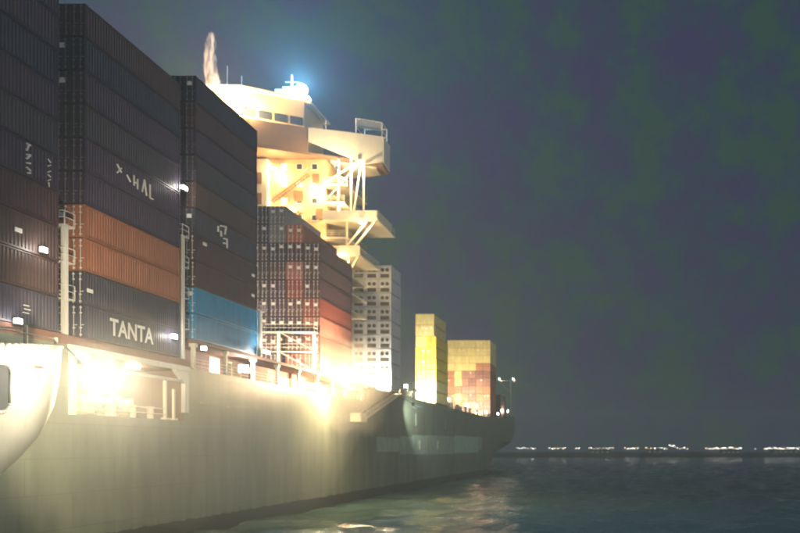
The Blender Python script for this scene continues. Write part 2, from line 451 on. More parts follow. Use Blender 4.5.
for yy in (57.5, 64.0):
    part('ceiling_lamp', MB().box(-44.6, -44.0, yy-.6, yy+.6, 16.3, 16.45), MAT['warm_lens'], ship)
    lamp(ship, (-44.2, yy, 15.9), 45, (1, .82, .55), .3)

# pale green band on the quarter: separate painted strakes standing proud of the shell
for i, (ya, yb, z0, z1, mt) in enumerate(((124, 138, 8.2, 10.9, 'band'), (138.15, 147, 7.7, 11.3, 'band'), (147.15, 158, 7.5, 11.7, 'band'), (158.15, 172, 7.4, 11.9, 'band'),
                                     (172.15, 187, 7.4, 12.0, 'band'), (187.15, 219.5, 7.5, 12.4, 'band2'), (219.65, 226, 8.3, 12.5, 'band'))):
    part('plate', MB().box(-42.3, -41.96, ya, yb, z0, z1), MAT[mt], hull_o)
for yy in (152, 168):
    part('freeing_port', MB().box(-42.1, -41.94, yy-.6, yy+.6, 8.6, 10.6), MAT['superwhite'], hull_o)
# rubbing strake and pipes over the side
for yy in (149, 176, 205):
    part('scupper_pipe', MB().tube((-41.93, yy, 13.8), (-41.93, yy, 16.4), .09, 6), MAT['hull'], hull_o)

# ------------------------------------------------------------------ containers
CW, CH, PITCH_Z, PITCH_X = 2.44, 2.63, 2.68, 2.50
def corr_body(L):
    """corrugated box: origin at the base centre of the near (door) end, length along +y"""
    m = MB(); hw = CW/2-.05; z0, z1 = .16, CH-.12
    pitch = .30; n = int((L-.3)/pitch); p = (L-.3)/n; d = .05
    for sgn in (1, -1):
        ys = []
        for i in range(n):
            y = .15+i*p
            ys += [(y, 0), (y+p*.28, 0), (y+p*.46, d), (y+p*.82, d)]
        ys.append((.15+n*p, 0))
        k = len(m.v)
        for (y, dd) in ys:
            m.v += [(sgn*(hw-dd), y, z0), (sgn*(hw-dd), y, z1)]
        for i in range(len(ys)-1):
            q = (k+2*i, k+2*i+2, k+2*i+3, k+2*i+1)
            m.f.append(q if sgn > 0 else q[::-1])
    m.quad((-hw,.08,z1),(hw,.08,z1),(hw,L-.08,z1),(-hw,L-.08,z1))
    m.quad((-hw,L-.08,z0),(hw,L-.08,z0),(hw,.08,z0),(-hw,.08,z0))
    m.quad((-hw,.09,z0),(hw,.09,z0),(hw,.09,z1),(-hw,.09,z1))
    m.quad((hw,L-.08,z0),(-hw,L-.08,z0),(-hw,L-.08,z1),(hw,L-.08,z1))
    return m
def frame_mb(L):
    m = MB(); h = CW/2
    for sx in (-1, 1):
        xa, xb = sorted((sx*h, sx*(h-.16)))
        for (ya, yb) in ((0, .16), (L-.16, L)): m.box(xa, xb, ya, yb, .178, CH-.118)
        ra, rb = sorted((sx*(h-.004), sx*(h-.12)))
        m.box(ra, rb, .161, L-.161, .02, .16); m.box(ra, rb, .161, L-.161, CH-.12, CH-.01)
        for ya in (-.006, L-.172):
            for za in (0, CH-.118):
                ca, cb = sorted((sx*(h+.004), sx*(h-.175)))
                m.box(ca, cb, ya, ya+.178, za, za+.118+.06*(za == 0))
    for (ya, yb) in ((.003, .14), (L-.14, L-.003)):
        m.box(-h+.161, h-.161, ya, yb, .02, .16); m.box(-h+.161, h-.161, ya, yb, CH-.12, CH-.01)
    return m
def door_mb(sx):
    m = MB(); xa, xb = sorted((sx*.012, sx*(CW/2-.17)))
    m.box(xa, xb, .03, .075, .18, CH-.14)
    for k in range(4):
        z = .42+k*.56
        m.box(xa+.06, xb-.06, .005, .029, z, z+.30)
    return m
def rod_mb():
    m = MB(); m.tube((0, -.02, .1), (0, -.02, CH-.06), .028, 6)
    for z in (.2, .75, 1.95, CH-.25): m.box(-.09, .09, -.03, .03, z, z+.1)
    m.box(-.02, .30, -.06, -.03, 1.0, 1.06)
    return m
MESH = {}
def mesh_for(kind, key, c):
    k = (kind, key, c)
    if k not in MESH:
        if kind == 'body': MESH[k] = corr_body(key).mesh('shipping_container', MAT[c])
        elif kind == 'frame': MESH[k] = frame_mb(key).mesh('frame', MAT[c])
        elif kind == 'door': MESH[k] = door_mb(key).mesh('door', MAT[c])
        elif kind == 'rod': MESH[k] = rod_mb().mesh('locking_rod', MAT[c])
        elif kind == 'placard': MESH[k] = MB().box(-.28, .28, -.012, .02, 0, .42).mesh('placard', MAT['letter'])
    return MESH[k]
def container(x, y, z, L, c, label, group, doors=True, placard=0.5, reefer=False, rods='rod'):
    o = add('shipping_container', mesh_for('body', L, c), None, (x+random.uniform(-.025, .025), y+random.uniform(-.04, .04), z))
    tag(o, label, 'container', group)
    add('frame', mesh_for('frame', L, c), o)
    if reefer:
        put_reefer(o)
    elif doors:
        for sx in (-1, 1):
            d = add('door', mesh_for('door', sx, c), o)
            for rx in (.33, .88): add('locking_rod', mesh_for('rod', 0, rods), d, (sx*rx if sx > 0 else sx*rx-.0, 0, 0))
            if random.random() < placard: add('placard', mesh_for('placard', 0, ''), d, (sx*.6, 0.0, random.uniform(1.5, 1.9)))
    return o
RF = {}
def put_reefer(o):
    if not RF:
        RF['p'] = MB().box(-1.05, 1.05, .02, .085, .2, CH-.16).mesh('end_panel', MAT['white'])
        RF['g'] = MB().box(-.85, .85, -.01, .019, .25, .95).mesh('compressor_grille', MAT['dark'])
        f = MB(); f.tube((-.45, -.02, 1.75), (-.45, .015, 1.75), .36, 14); f.tube((.45, -.02, 1.75), (.45, .015, 1.75), .36, 14)
        RF['f'] = f.mesh('fan_cover', MAT['dark'])
        RF['c'] = MB().box(-.9, -.2, -.03, .019, 1.02, 1.32).mesh('control_box', MAT['steel'])
    p = add('end_panel', RF['p'], o)
    add('compressor_grille', RF['g'], p); add('fan_cover', RF['f'], p); add('control_box', RF['c'], p)

GROUP = 'shipping containers stacked on the ship'
L40, L20 = 12.19, 6.06
zAB = CZ+8.82; zST = CZ+11.0
bay_cols = {
 'A': ['slate', 'brown', 'brown', 'maroon', 'plum', 'slate', 'plum', 'navy', 'plum', 'slate'],
 'B': ['navy', 'slate', 'orange', 'orange', 'plum', 'plum', 'slate', 'plum', 'navy', 'maroon'],
 'C': ['blue', 'blue', 'maroon', 'maroon', 'slate', 'brown', 'slate', 'plum', 'maroon', 'navy']}
bay_y = {'A': 40.4, 'B': 55.2, 'C': 69.95}
bay_say = {'A': 'in the nearest stack, behind the cream bow', 'B': 'in the stack holding the orange pair', 'C': 'in the stack holding the blue pair'}
CON = {}
for b in 'ABC':
    for i, c in enumerate(bay_cols[b]):
        z = (zAB if b in 'AB' else zST)+i*PITCH_Z
        CON[(b, i)] = container(XS-CW/2, bay_y[b], z, L40, c, '%s container, %s from the bottom %s' % (c, ORD[i], bay_say[b]), GROUP, doors=(b != 'A'), rods='shaded_rod' if i > 3 else 'rod', placard=.15)
rowsay = ['outermost row', 'second row in', 'third row in', 'fourth row in', 'fifth row in', 'sixth row in', 'seventh row in']
rnd = random.Random(11)
for r, n in enumerate((7, 8, 9, 9)):
    for i in range(n):
        c = rnd.choice(['pink red', 'dark red', 'rust orange', 'maroon', 'brown'] if r < 2 else ['brown', 'slate', 'maroon', 'grey', 'slate', 'plum'])
        if r == 0: c = ['dark red', 'dark red', 'pink red', 'dark red', 'maroon', 'brown', 'brown'][i]
        container(XS-CW/2-r*PITCH_X, 100.0, zST+i*PITCH_Z, L40, c, '%s container, %s tier of %s, stack before the white superstructure' % (c, ORD[i], rowsay[r]), GROUP, placard=.8)
for r in range(3):
    for i in range(9):
        container(XS-CW/2-r*PITCH_X, 132.4, zST+i*PITCH_Z, L20, 'white', 'white refrigerated container, %s tier of %s, stack under the bridge wing' % (ORD[i], rowsay[r]), GROUP, reefer=True)
for r in range(2):
    for i in range(8):
        c = 'yellow' if i in (2, 3, 4) or (i == 5 and r == 0) else 'pale yellow'
        container(XS-CW/2-.02-r*PITCH_X-(.5 if i > 5 else 0)*(1-r), 166.7, zST+i*PITCH_Z, L40, c, '%s container, %s tier of %s in the tall yellow stack aft' % (c, ORD[i], rowsay[r]), GROUP, placard=.2)
for r in range(6):
    for i in range(10):
        c = 'pale yellow' if i >= 6 else rnd.choice(['pink red', 'rust orange', 'pink red', 'dark red'] if r < 4 else ['rust orange', 'pale yellow', 'rust orange'])
        if r < 2 and i == 6: c = 'rust orange'
        container(XS-CW/2-r*PITCH_X, 241.7, zST+i*PITCH_Z, L40, c, '%s container, %s tier of %s in the aftmost stack by the stern' % (c, ORD[i], rowsay[r]), GROUP, placard=.2)

# lettering on container sides (text lies in the plane x = const, reading towards +y)
def lettering(o, txt, y, z, size, sx=1.0, name='lettering', vertical=False):
    cu = bpy.data.curves.new(name, 'FONT'); cu.body = txt; cu.size = size; cu.extrude = 0.008; cu.offset = 0.02*size; cu.space_line = 0.72
    cu.materials.append(MAT['letter'])
    tmp = bpy.data.objects.new(name, cu); me = bpy.data.meshes.new_from_object(tmp); bpy.data.objects.remove(tmp)
    t = bpy.data.objects.new(name, me); col.objects.link(t); t.parent = o
    t.rotation_euler = (R(90), 0, R(90)); t.location = (CW/2+.012, y, z); t.scale = (sx, 1, 1)
    return t
lettering(CON[('B', 0)], 'TANTA', 2.75, 0.72, 2.0, 0.82)
def strokes(o, y, z, s, lines, w=.16):
    m = MB()
    for (a, b) in lines:
        m.beam((CW/2-.005, y+a[0]*s, z+a[1]*s), (CW/2-.005, y+b[0]*s, z+b[1]*s), w*s*.5)
    return add('logo_mark', m.mesh('logo_mark', MAT['letter']), o, kind='stuff')
# broken white emblem, row of marks, vertical column of marks, as far as the photograph resolves them
strokes(CON[('C', 4)], 4.1, .55, 1.7, [((0,.55),(.0,.9)), ((.25,1.0),(.9,1.15)), ((.9,1.15),(.75,.62)), ((.35,.35),(.3,.7)), ((.6,.3),(1.0,.38)), ((1.0,.38),(1.0,-.2)), ((.55,.0),(.8,.05))])
strokes(CON[('B', 5)], 3.6, .65, 1.5, [((0,.9),(.35,.55)), ((0,.4),(.35,.8)), ((.8,.6),(1.1,.3)), ((1.4,.2),(1.4,.8)), ((1.7,.7),(1.7,.1)), ((1.4,.45),(1.7,.4)), ((2.1,.1),(2.3,.9)), ((2.3,.9),(2.5,.0)), ((2.8,.8),(2.8,.0)), ((2.8,0),(3.1,0))], .13)
strokes(CON[('A', 4)], 9.3, .1, 1.0, [((0,2.3),(.35,2.3)), ((.2,2.3),(0,1.8)), ((0,1.5),(.35,1.6)), ((.35,1.6),(0,1.2)), ((0,.9),(.35,1.0)), ((0,.6),(.35,.45)), ((.05,.2),(.35,.3))], .22)
strokes(CON[('A', 4)], 11.2, .1, .9, [((0,2.2),(.3,2.0)), ((0,1.6),(.3,1.8)), ((.3,1.3),(0,1.1)), ((0,.9),(.3,.8)), ((0,.4),(.3,.6)), ((.1,.3),(.1,-.1))], .16)
strokes(CON[('A', 0)], 9.0, .9, .6, [((0,0),(.9,0)), ((.2,.45),(1.1,.45)), ((.1,.9),(.9,.9))], .2)
pl = MB().box(CW/2-.05, CW/2+.02, -.3, .3, -.15, .15).mesh('placard', MAT['letter'])
for k, y, z in ((('C', 3), 1.6, 2.1), (('C', 3), 11.3, 1.3), (('C', 2), 11.2, 1.6), (('A', 2), 8.6, 1.3), (('B', 1), .6, 1.2)):
    o = add('placard', pl, CON[k], (0, y, z))

# ------------------------------------------------------------------ lashing bridges between the bays
def lashing_bridge(y, z0, z1, x1=-42.0, x0=-60.0, w=1.1, levels=4):
    root = part('lashing_bridge', MB().box(x0, x1-.1, y, y+w, z1-.12, z1), MAT['rod'], ship)
    n = int((x1-x0)/5.0)
    for i in range(n+1):
        x = x1-.25-i*5.0
        part('post', MB().box(x-.18, x+.18, y+.1, y+.4, z0, z1-.13), MAT['rod'], root)
    dz = (z1-z0)/levels
    m = MB()
    for l in range(1, levels):
        m.box(x0, x1-.1, y+.05, y+w, z0+l*dz-.08, z0+l*dz)
    part('walkway', m, MAT['rod'], root)
    m = MB()
    for l in range(1, levels+1):
        for k in (.55, 1.05):
            m.tube((x0, y+.06, z0+l*dz+k), (x1-.12, y+.06, z0+l*dz+k), .03, 5)
            m.tube((x1-.12, y+.06, z0+l*dz+k), (x1-.12, y+w, z0+l*dz+k), .03, 5)
        m.tube((x1-.12, y+.06, z0+l*dz), (x1-.12, y+.06, z0+l*dz+1.05), .03, 5); m.tube((x1-.12, y+w, z0+l*dz), (x1-.12, y+w, z0+l*dz+1.05), .03, 5)
    part('handrail', m, MAT['rod'], root)
    m = MB()
    for l in range(levels):
        m.beam((x1-.3, y+.25, z0+l*dz+.1), (x1-4.9, y+.25, z0+(l+1)*dz-.2), .1)
    part('brace', m, MAT['rod'], root)
    return root
lashing_bridge(53.2, zAB-.03, zAB+8.5, levels=3)
lashing_bridge(67.9, zAB-.03, zAB+12.2, levels=4)
lashing_bridge(83.0, zST-.02, zST+5.6, levels=2)
lashing_bridge(98.2, zST-.02, zST+5.6, levels=2)
# small lamps fixed to the lashing bridges and stack ends
def small_lamp(pos, s=.22, watts=60, mat='small_lamp', long=1.0):
    x, y, z = pos
    h = part('bulkhead_lamp', MB().box(x-s*1.1, x+s*.4, y-s*long-.05, y+s*long+.05, z-s-.05, z+s+.05), MAT['steel'], ship)
    part('lens', MB().box(x-s, x+s*.6, y-s*long-.1, y+s*long, z-s, z+s), MAT[mat], h)
    if watts: lamp(ship, (x+.5, y-.4, z), watts*.5, (1, .93, .8), .15)
small_lamp((-41.9, 68.0, CZ+25.6), .17, 60, long=1.8)
small_lamp((-41.8, 66.3, CZ+10.7), .2, 60)
small_lamp((-41.7, 50.9, CZ+14.6), .17, 30)
small_lamp((-41.7, 48.7, CZ+8.95), .17, 30)
small_lamp((-41.9, 71.3, CZ+10.3), .2, 0)
small_lamp((-43.0, 81.2, CZ+9.3), .42, 400, 'white_lens')
small_lamp((-42.3, 79.0, CZ+11.9), .2, 0, long=1.2)
small_lamp((-41.2, 82.8, CZ+11.5), .16, 160, long=4.0)

# ------------------------------------------------------------------ superstructure
YF = 122.0
acc = part('accommodation_block', MB().box(-97, -50.2, YF, 135.5, 16.9, 60.0), MAT['house'], ship)
wf = MB().box(-.62, .62, -.07, -.001, -.62, .62).mesh('window', MAT['superwhite'])
wg = MB().box(-.45, .45, -.075, -.071, -.45, .45).mesh('pane', MAT['glass'])
wl = MB().box(-.45, .45, -.075, -.071, -.45, .45).mesh('pane', MAT['lit_window'])
for k in range(8):
    zz = 37.6+k*3.0
    for j in range(6):
        xx = -52.2-j*2.7
        w = put('window', wf, acc, (xx, YF, zz)); add('pane', wl if rnd.random() < .35 else wg, w)
# open side decks
def side_deck(z, x1, y0, y1, x0=-50.19, rail=True, thick=.35, front=True):
    d = part('side_deck', MB().box(x0, x1, y0, y1, z-thick, z), MAT['superwhite'], ship)
    if rail:
        m = MB()
        for k in (.4, .75, 1.1):
            m.tube((x0, y0+.05, z+k), (x1-.05, y0+.05, z+k), .035, 5); m.tube((x1-.05, y0+.05, z+k), (x1-.05, y1, z+k), .035, 5)
        n = max(2, int((x1-x0)/1.2))
        for i in range(n+1):
            x = x0+.05+(x1-x0-.1)*i/n; m.tube((x, y0+.05, z), (x, y0+.05, z+1.1), .035, 5)
        part('railing', m, MAT['superwhite'], d)
    return d
DK = [33.5, 36.6, 39.7, 42.8, 45.9, 49.0, 52.1, 55.2]
for z in DK:
    x1 = {42.8: -43.6, 52.1: -46.5, 49.0: -40.6}.get(z, -46.0)
    side_deck(z, x1, YF-1.2 if z not in (49.0, 42.8) else YF-1.6, 130.5)
# solid bulwark screens on two decks, lit from above
part('screen', MB().box(-50.0, -40.62, YF-1.75, YF-1.62, 48.7, 50.3).box(-40.6, -40.45, YF-1.6, 128, 48.7, 50.3), MAT['superwhite'], ship)
part('screen', MB().box(-54.0, -43.62, YF-1.75, YF-1.62, 42.5, 44.2), MAT['superwhite'], ship)
part('screen', MB().box(-56.5, -46.0, YF-1.4, YF-1.25, 39.5, 41.0), MAT['superwhite'], ship)
# posts and struts carrying the decks and the bridge wing
def strut(a, b, w=.34, name='strut'): part(name, MB().beam(a, b, w), MAT['superwhite'], ship)
for (xx, za, zb) in ((-45.9, 30.0, 42.4), (-46.2, 42.9, 48.6), (-45.4, 49.1, 59.6), (-43.2, 49.1, 59.6), (-47.6, 49.1, 59.6)):
    strut((xx, YF-.9, za), (xx, YF-.9, zb), .3, 'deck_post')
strut((-41.0, YF-1.3, 48.6), (-45.6, YF-1.3, 42.9)); strut((-42.4, YF-1.3, 48.6), (-45.8, YF-1.3, 44.4))
strut((-44.0, YF-1.3, 42.4), (-46.6, YF-1.3, 38.0))
strut((-43.6, YF-.9, 59.5), (-44.9, YF-.9, 50.5), .28); strut((-43.9, YF-.9, 59.4), (-49.8, YF-.9, 55.4), .28)
strut((-49.9, YF-.9, 52.3), (-44.2, YF-.9, 58.6), .2)
# outside stairs in flights between the decks
def stair(xa, za, xb, zb, y):
    s = part('stair', MB().beam((xa, y, za), (xb, y, zb), .22).beam((xa, y-.8, za), (xb, y-.8, zb), .22), MAT['soffit'], ship)
    m = MB().tube((xa, y-.8, za+1), (xb, y-.8, zb+1), .05, 5)
    part('handrail', m, MAT['superwhite'], s)
    n = 12; me = MB().box(-.15, .15, -.75, -.05, -.03, .03).mesh('tread', MAT['soffit'])
    for i in range(n):
        t = (i+.5)/n; put('tread', me, s, (xa+(xb-xa)*t, y, za+(zb-za)*t))
stair(-59.5, 52.2, -53.0, 57.0, YF-.2); stair(-60.5, 46.0, -54.5, 50.5, YF-.2); stair(-55.5, 40.0, -50.5, 44.0, YF-.2)
# stair tower strip and ladders on the front
part('stair_tower', MB().box(-63.6, -60.0, YF-1.3, YF-.01, 36.0, 59.5), MAT['superwhite'], ship)
for z in (56.2, 52.6, 49.0, 45.4):
    part('tower_window', MB().box(-62.6, -60.9, YF-1.36, YF-1.301, z-1.1, z+.9), MAT['soffit'], ship)
for (xx, z, w_, h_) in ((-53.2, 46.9, 1.3, 1.5), (-51.4, 50.3, 1.2, 1.9), (-55.0, 53.4, 1.6, 1.9), (-52.0, 56.4, 1.2, 1.9)):
    part('deck_door', MB().box(xx-w_/2, xx+w_/2, YF-.12, YF-.005, z-h_/2, z+h_/2), MAT['soffit'], ship)

# navigating bridge with swept-back wings
ZB = 60.0
plan = [(-97.5, 131), (-100, 131), (-102, 127.5), (-80, 116), (-62, 116), (-41.2, 125.0), (-41.2, 128.5), (-46, 130.5)]
bd = part('bridge_deck', MB().prism([(x, y, ZB-.1) for x, y in plan], (0, 0, .5)), MAT['soffit'], ship)
def wallstrip(pts, z0, z1, t=.18):
    m = MB()
    for (a, b) in zip(pts[:-1], pts[1:]):
        d = (Vector((b[0], b[1], 0))-Vector((a[0], a[1], 0))).normalized(); n = Vector((-d.y, d.x, 0))*t
        m.prism([(a[0], a[1], z0), (b[0], b[1], z0), (b[0], b[1], z1), (a[0], a[1], z1)], n)
    return m
part('bridge_front', wallstrip([(-80, 116), (-62, 116), (-52.5, 120.1)], ZB+.41, ZB+4.6), MAT['soffit'], ship)
# wing bulwark deepening towards its outboard end
part('wing_bulwark', MB().prism([(-52.5, 120.05, ZB+2.2), (-43.8, 123.8, ZB-.3), (-41.15, 124.95, ZB+.6), (-41.15, 124.95, ZB+5.2), (-46.5, 122.65, ZB+5.0), (-52.5, 120.05, ZB+4.6)], (0.07, -.18, 0)), MAT['superwhite'], ship)
part('wing_side', MB().prism([(-41.15, 125.0, ZB+.6), (-41.15, 128.5, ZB+.4), (-41.15, 128.5, ZB+5.1), (-41.15, 125.0, ZB+5.1)], (.16, 0, 0)), MAT['superwhite'], ship)
part('wing_soffit_box', MB().prism([(-49.5, 122.2, ZB-.11), (-42.4, 125.2, ZB-.11), (-42.6, 128.2, ZB-.11), (-49.5, 130, ZB-.11)], (0, 0, -.35)), MAT['superwhite'], ship)
wh = part('wheelhouse', MB().prism([(-79, 117.6, ZB+.42), (-63, 117.6, ZB+.42), (-54.0, 121.8, ZB+.42), (-54.0, 130, ZB+.42), (-88, 130, ZB+.42), (-88, 121.5, ZB+.42)], (0, 0, 9.6)), MAT['house'], ship)
pn = MB().box(-1.02, 1.02, -.09, -.02, -.7, .7).mesh('bridge_window', MAT['glass'])
for i in range(7):
    put('bridge_window', pn, wh, (-77.8+i*2.3, 117.6, ZB+6.4))
for i in range(4):
    t = (i+.5)/4; w = put('bridge_window', pn, wh, (-63+9*t, 117.6+4.2*t, ZB+6.4)); w.rotation_euler = (0, 0, math.atan2(4.2, 9))
part('wheelhouse_roof', MB().prism([(-80, 116.8, ZB+10.03), (-62.6, 116.8, ZB+10.03), (-53.0, 121.4, ZB+10.03), (-53.0, 130.6, ZB+10.03), (-89, 130.6, ZB+10.03), (-89, 121.0, ZB+10.03)], (0, 0, .35)), MAT['superwhite'], ship)
part('roof_house', MB().box(-59.5, -55.5, 122.4, 127, ZB+10.39, ZB+12.6), MAT['superwhite'], ship)
# wing-end shelter frame
m = MB()
for (x, y) in ((-45.6, 123.9), (-41.5, 125.6), (-41.5, 128.3), (-45.6, 128.3)): m.beam((x, y, ZB+5.0), (x, y, ZB+8.1), .14)
for a, b in (((-45.6, 123.9), (-41.5, 125.6)), ((-41.5, 125.6), (-41.5, 128.3)), ((-41.5, 128.3), (-45.6, 128.3)), ((-45.6, 128.3), (-45.6, 123.9))):
    for z in (ZB+8.1, ZB+6.6): m.beam((*a, z), (*b, z), .1)
sh = part('wing_shelter', m, MAT['superwhite'], ship)
part('screen_panel', MB().prism([(-45.5, 123.97, ZB+6.7), (-41.6, 125.58, ZB+6.7), (-41.6, 125.58, ZB+8.0), (-45.5, 123.97, ZB+8.0)], (0, .04, 0)), MAT['steel'], sh)
# radar mast
mast = part('radar_mast', MB().tube((-57.4, 124.5, ZB+12.5), (-57.4, 124.5, ZB+16.2), .30, 8, .14).beam((-58.6, 124.5, ZB+14.9), (-56.2, 124.5, ZB+14.9), .1), MAT['superwhite'], ship)
part('radar_scanner', MB().box(-58.9, -56.3, 124.0, 124.2, ZB+13.6, ZB+13.85), MAT['superwhite'], mast)
part('radome', MB().tube((-54.8, 125, ZB+10.39), (-54.8, 125, ZB+11.2), .25, 8).tube((-54.8, 125, ZB+11.2), (-54.8, 125, ZB+12.0), .7, 12, .75).tube((-54.8, 125, ZB+12.0), (-54.8, 125, ZB+12.7), .75, 12, .25), MAT['superwhite'], ship)
for (x, y, h_) in ((-66, 119, 4.5), (-63.8, 119.5, 3.0), (-50.3, 122.2, 2.2)):
    part('aerial', MB().tube((x, y, ZB+10.3 if h_ > 2.5 else ZB+4.7), (x, y, ZB+10.3+h_ if h_ > 2.5 else ZB+4.7+h_), .06, 6), MAT['superwhite'], ship)

# lamps on the superstructure
floodlight((-53.9, 120.6, ZB+11.5), (0.25, -1, -.25), 1.1, 'blue_lens', 0, (.22, .58, 1.0), .6, (-53.9, 122.6, ZB+10.4))
lamp(ship, (-53.6, 119.6, ZB+11.4), 26000, (.16, .52, 1.0), .6, ((.35, -1, -.1), 150))
lamp(ship, (-53.9, 121.4, ZB+13.0), 1600, (.3, .62, 1.0), .4)
floodlight((-61.0, 115.6, ZB+6.0), (0.1, .9, .25), .35, 'warm_lens', 700, (1, .74, .34), .3, (-61.0, 116.4, ZB+4.5))
floodlight((-65.6, 115.2, ZB+5.2), (-.1, .2, 1), .4, 'warm_lens', 4800, (1, .66, .38), .3, (-65.6, 116.0, ZB+4.5))
def deck_lamp(pos, watts, col_=(1, .68, .30), lens='warm_lens'):
    x, y, z = pos
    part('deck_lamp', MB().tube((x, y, z), (x, y, z+.18), .26, 10).tube((x, y, z+.18), (x, y, z+.3), .12, 8), MAT[lens], ship)
    lamp(ship, (x, y-.25, z-.35), watts*.5, col_, .25)
for p, w in (((-51.5, 120.3, 54.6), 700), ((-47.4, 120.9, 51.4), 420), ((-57.0, 120.6, 50.8), 700), ((-52.5, 120.2, 45.2), 600), ((-47.8, 119.8, 41.9), 700),
             ((-44.0, 120.0, 58.2), 450), ((-58.5, 120.4, 57.6), 500), ((-43.2, 119.6, 47.9), 260)):
    deck_lamp(p, w)

floodlight((-46.5, 117.3, 56.6), (-.1, 1, .55), .35, 'warm_lens', 700, (1, .76, .42), .3, (-46.5, 120.6, 55.3))  # added to brighten the wing bulwark
# floodlights along the ship
floodlight((-38.8, 101.8, CZ+10.4), (0.35, -1, .0), .6, 'warm_lens', 5000, (1, .72, .40), .5, (-42.4, 104.0, CZ+10.7))
floodlight((-43.3, 130.0, zST+1.0), (0.1, 1, .6), .35, 'warm_lens', 1300, (1, .80, .55), .3, (-43.3, 129.4, zST-.4), spot=True)
floodlight((-44.5, 158.0, CZ+13.2), (0, 1, .25), .5, 'warm_lens', 3600, (1, .88, .6), .3, (-44.5, 157.0, zST-.4), spot=True)
floodlight((-50.0, 226.0, CZ+13.6), (0, 1, .3), .5, 'warm_lens', 4200, (1, .82, .5), .3, (-50.0, 225.0, zST-.4), spot=True)
floodlight((-43.2, 292.0, CZ+15.6), (-.85, -.5, .2), .55, 'warm_lens', 250, (1, .75, .45), .3, (-43.2, 293.0, zST+.5), spot=True)
floodlight((-46.8, 90.5, zST+.9), (-.1, 1, .5), .35, 'warm_lens', 1100, (1, .72, .45), .3, (-46.8, 89.6, zST-.1), spot=True)

# added floodlight by the ladder head, put in to brighten the quarter
floodlight((-38.4, 134.6, 17.5), (-.05, 1, -.10), .35, 'white_lens', 3000, (.92, 1, .84), .3, (-41.0, 134.6, 19.1), spot=72)
# accommodation ladder hung on the side, leading down from the deck
al = part('accommodation_ladder', MB().beam((-41.6, 133.5, 19.3), (-41.6, 114.2, 13.6), .3).beam((-40.7, 133.5, 19.3), (-40.7, 114.2, 13.6), .3)
          .box(-42, -40.3, 111.6, 114.4, 13.2, 13.4).box(-42, -40.3, 133.2, 135.6, 19.2, 19.4), MAT['superwhite'], ship)
hr = MB()
for x in (-41.6, -40.7):
    hr.tube((x, 133.5, 20.3), (x, 114.2, 14.6), .05, 5)
    for i in range(11):
        t = i/10; yy = 133.5-19.3*t; zz = 19.3-5.7*t; hr.tube((x, yy, zz), (x, yy, zz+1), .04, 5)
part('handrail', hr, MAT['superwhite'], al)
tr = MB().box(-.42, .42, -.14, .14, -.03, .03).mesh('step', MAT['steel'])
for i in range(34):
    t = (i+.5)/34; put('step', tr, al, (-41.15, 133.5-19.3*t, 19.3-5.7*t))
part('platform_screen', MB().box(-40.32, -40.25, 111.6, 114.4, 13.4, 14.6).box(-42, -40.4, 111.55, 111.62, 13.4, 14.6), MAT['superwhite'], al)

# deck gear on the quarter
vent_m = MB().tube((0,0,0), (0,0,1.4), .3, 10).tube((0,0,1.4), (0,0,1.85), .62, 12, .45).mesh('mushroom_vent', MAT['superwhite'])
for (x, y) in ((-42.9, 142), (-43.0, 149), (-42.9, 186), (-43.3, 196), (-42.9, 205), (-43.5, 214), (-43.0, 224), (-42.9, 232)):
    put('mushroom_vent', vent_m, ship, (x, y, 19.36))
loc_m = MB().box(-.9, .9, -1.2, 1.2, 0, 2.0).box(-.95, .95, -1.25, 1.25, 2.0, 2.1).mesh('deck_locker', MAT['superwhite'])
for (x, y) in ((-44.5, 191), (-46, 209), (-45, 236), (-45.5, 152)): put('deck_locker', loc_m, ship, (x, y, 19.36))
for p in ((-42.4, 183.0, 21.8), (-42.4, 207.0, 21.6), (-42.4, 221.0, 22.4), (-42.4, 238.0, 21.2), (-42.5, 145.0, 21.9), (-42.4, 263, 22.0)):
    part('lamp_post', MB().tube((p[0], p[1], 19.36), (p[0], p[1], p[2]), .07, 6), MAT['superwhite'], ship)
    small_lamp((p[0]-.3, p[1], p[2]), .34, 35)
for (ya, yb) in ((132.2, 138.8), (166.5, 179.2), (241.5, 254.2)): part('container_pedestal', MB().box(-60, -42.1, ya, yb, 19.36, 19.88), MAT['deck'], ship)
# stern house, mast with cross-arm
part('stern_house', MB().box(-58, -45.0, 284, 297, 19.4, 31.0), MAT['maroon'], ship)
sm = part('stern_mast', MB().tube((-43.2, 300, 19.4), (-43.2, 300, 38.9), .22, 8, .14).beam((-50.4, 300, 38.2), (-41.0, 300, 38.2), .28).beam((-43.2, 300, 33), (-48.5, 300, 38.1), .14), MAT['superwhite'], ship)
small_lamp((-42.0, 299.6, 38.9), .35, 60); small_lamp((-48.0, 299.6, 38.9), .35, 60)
part('stern_bulwark', MB().box(-42.25, -42.02, 286, 304.7, 21.38, 22.6).box(-99, -42.1, 304.5, 304.8, 21.38, 22.6), MAT['hull'], ship)

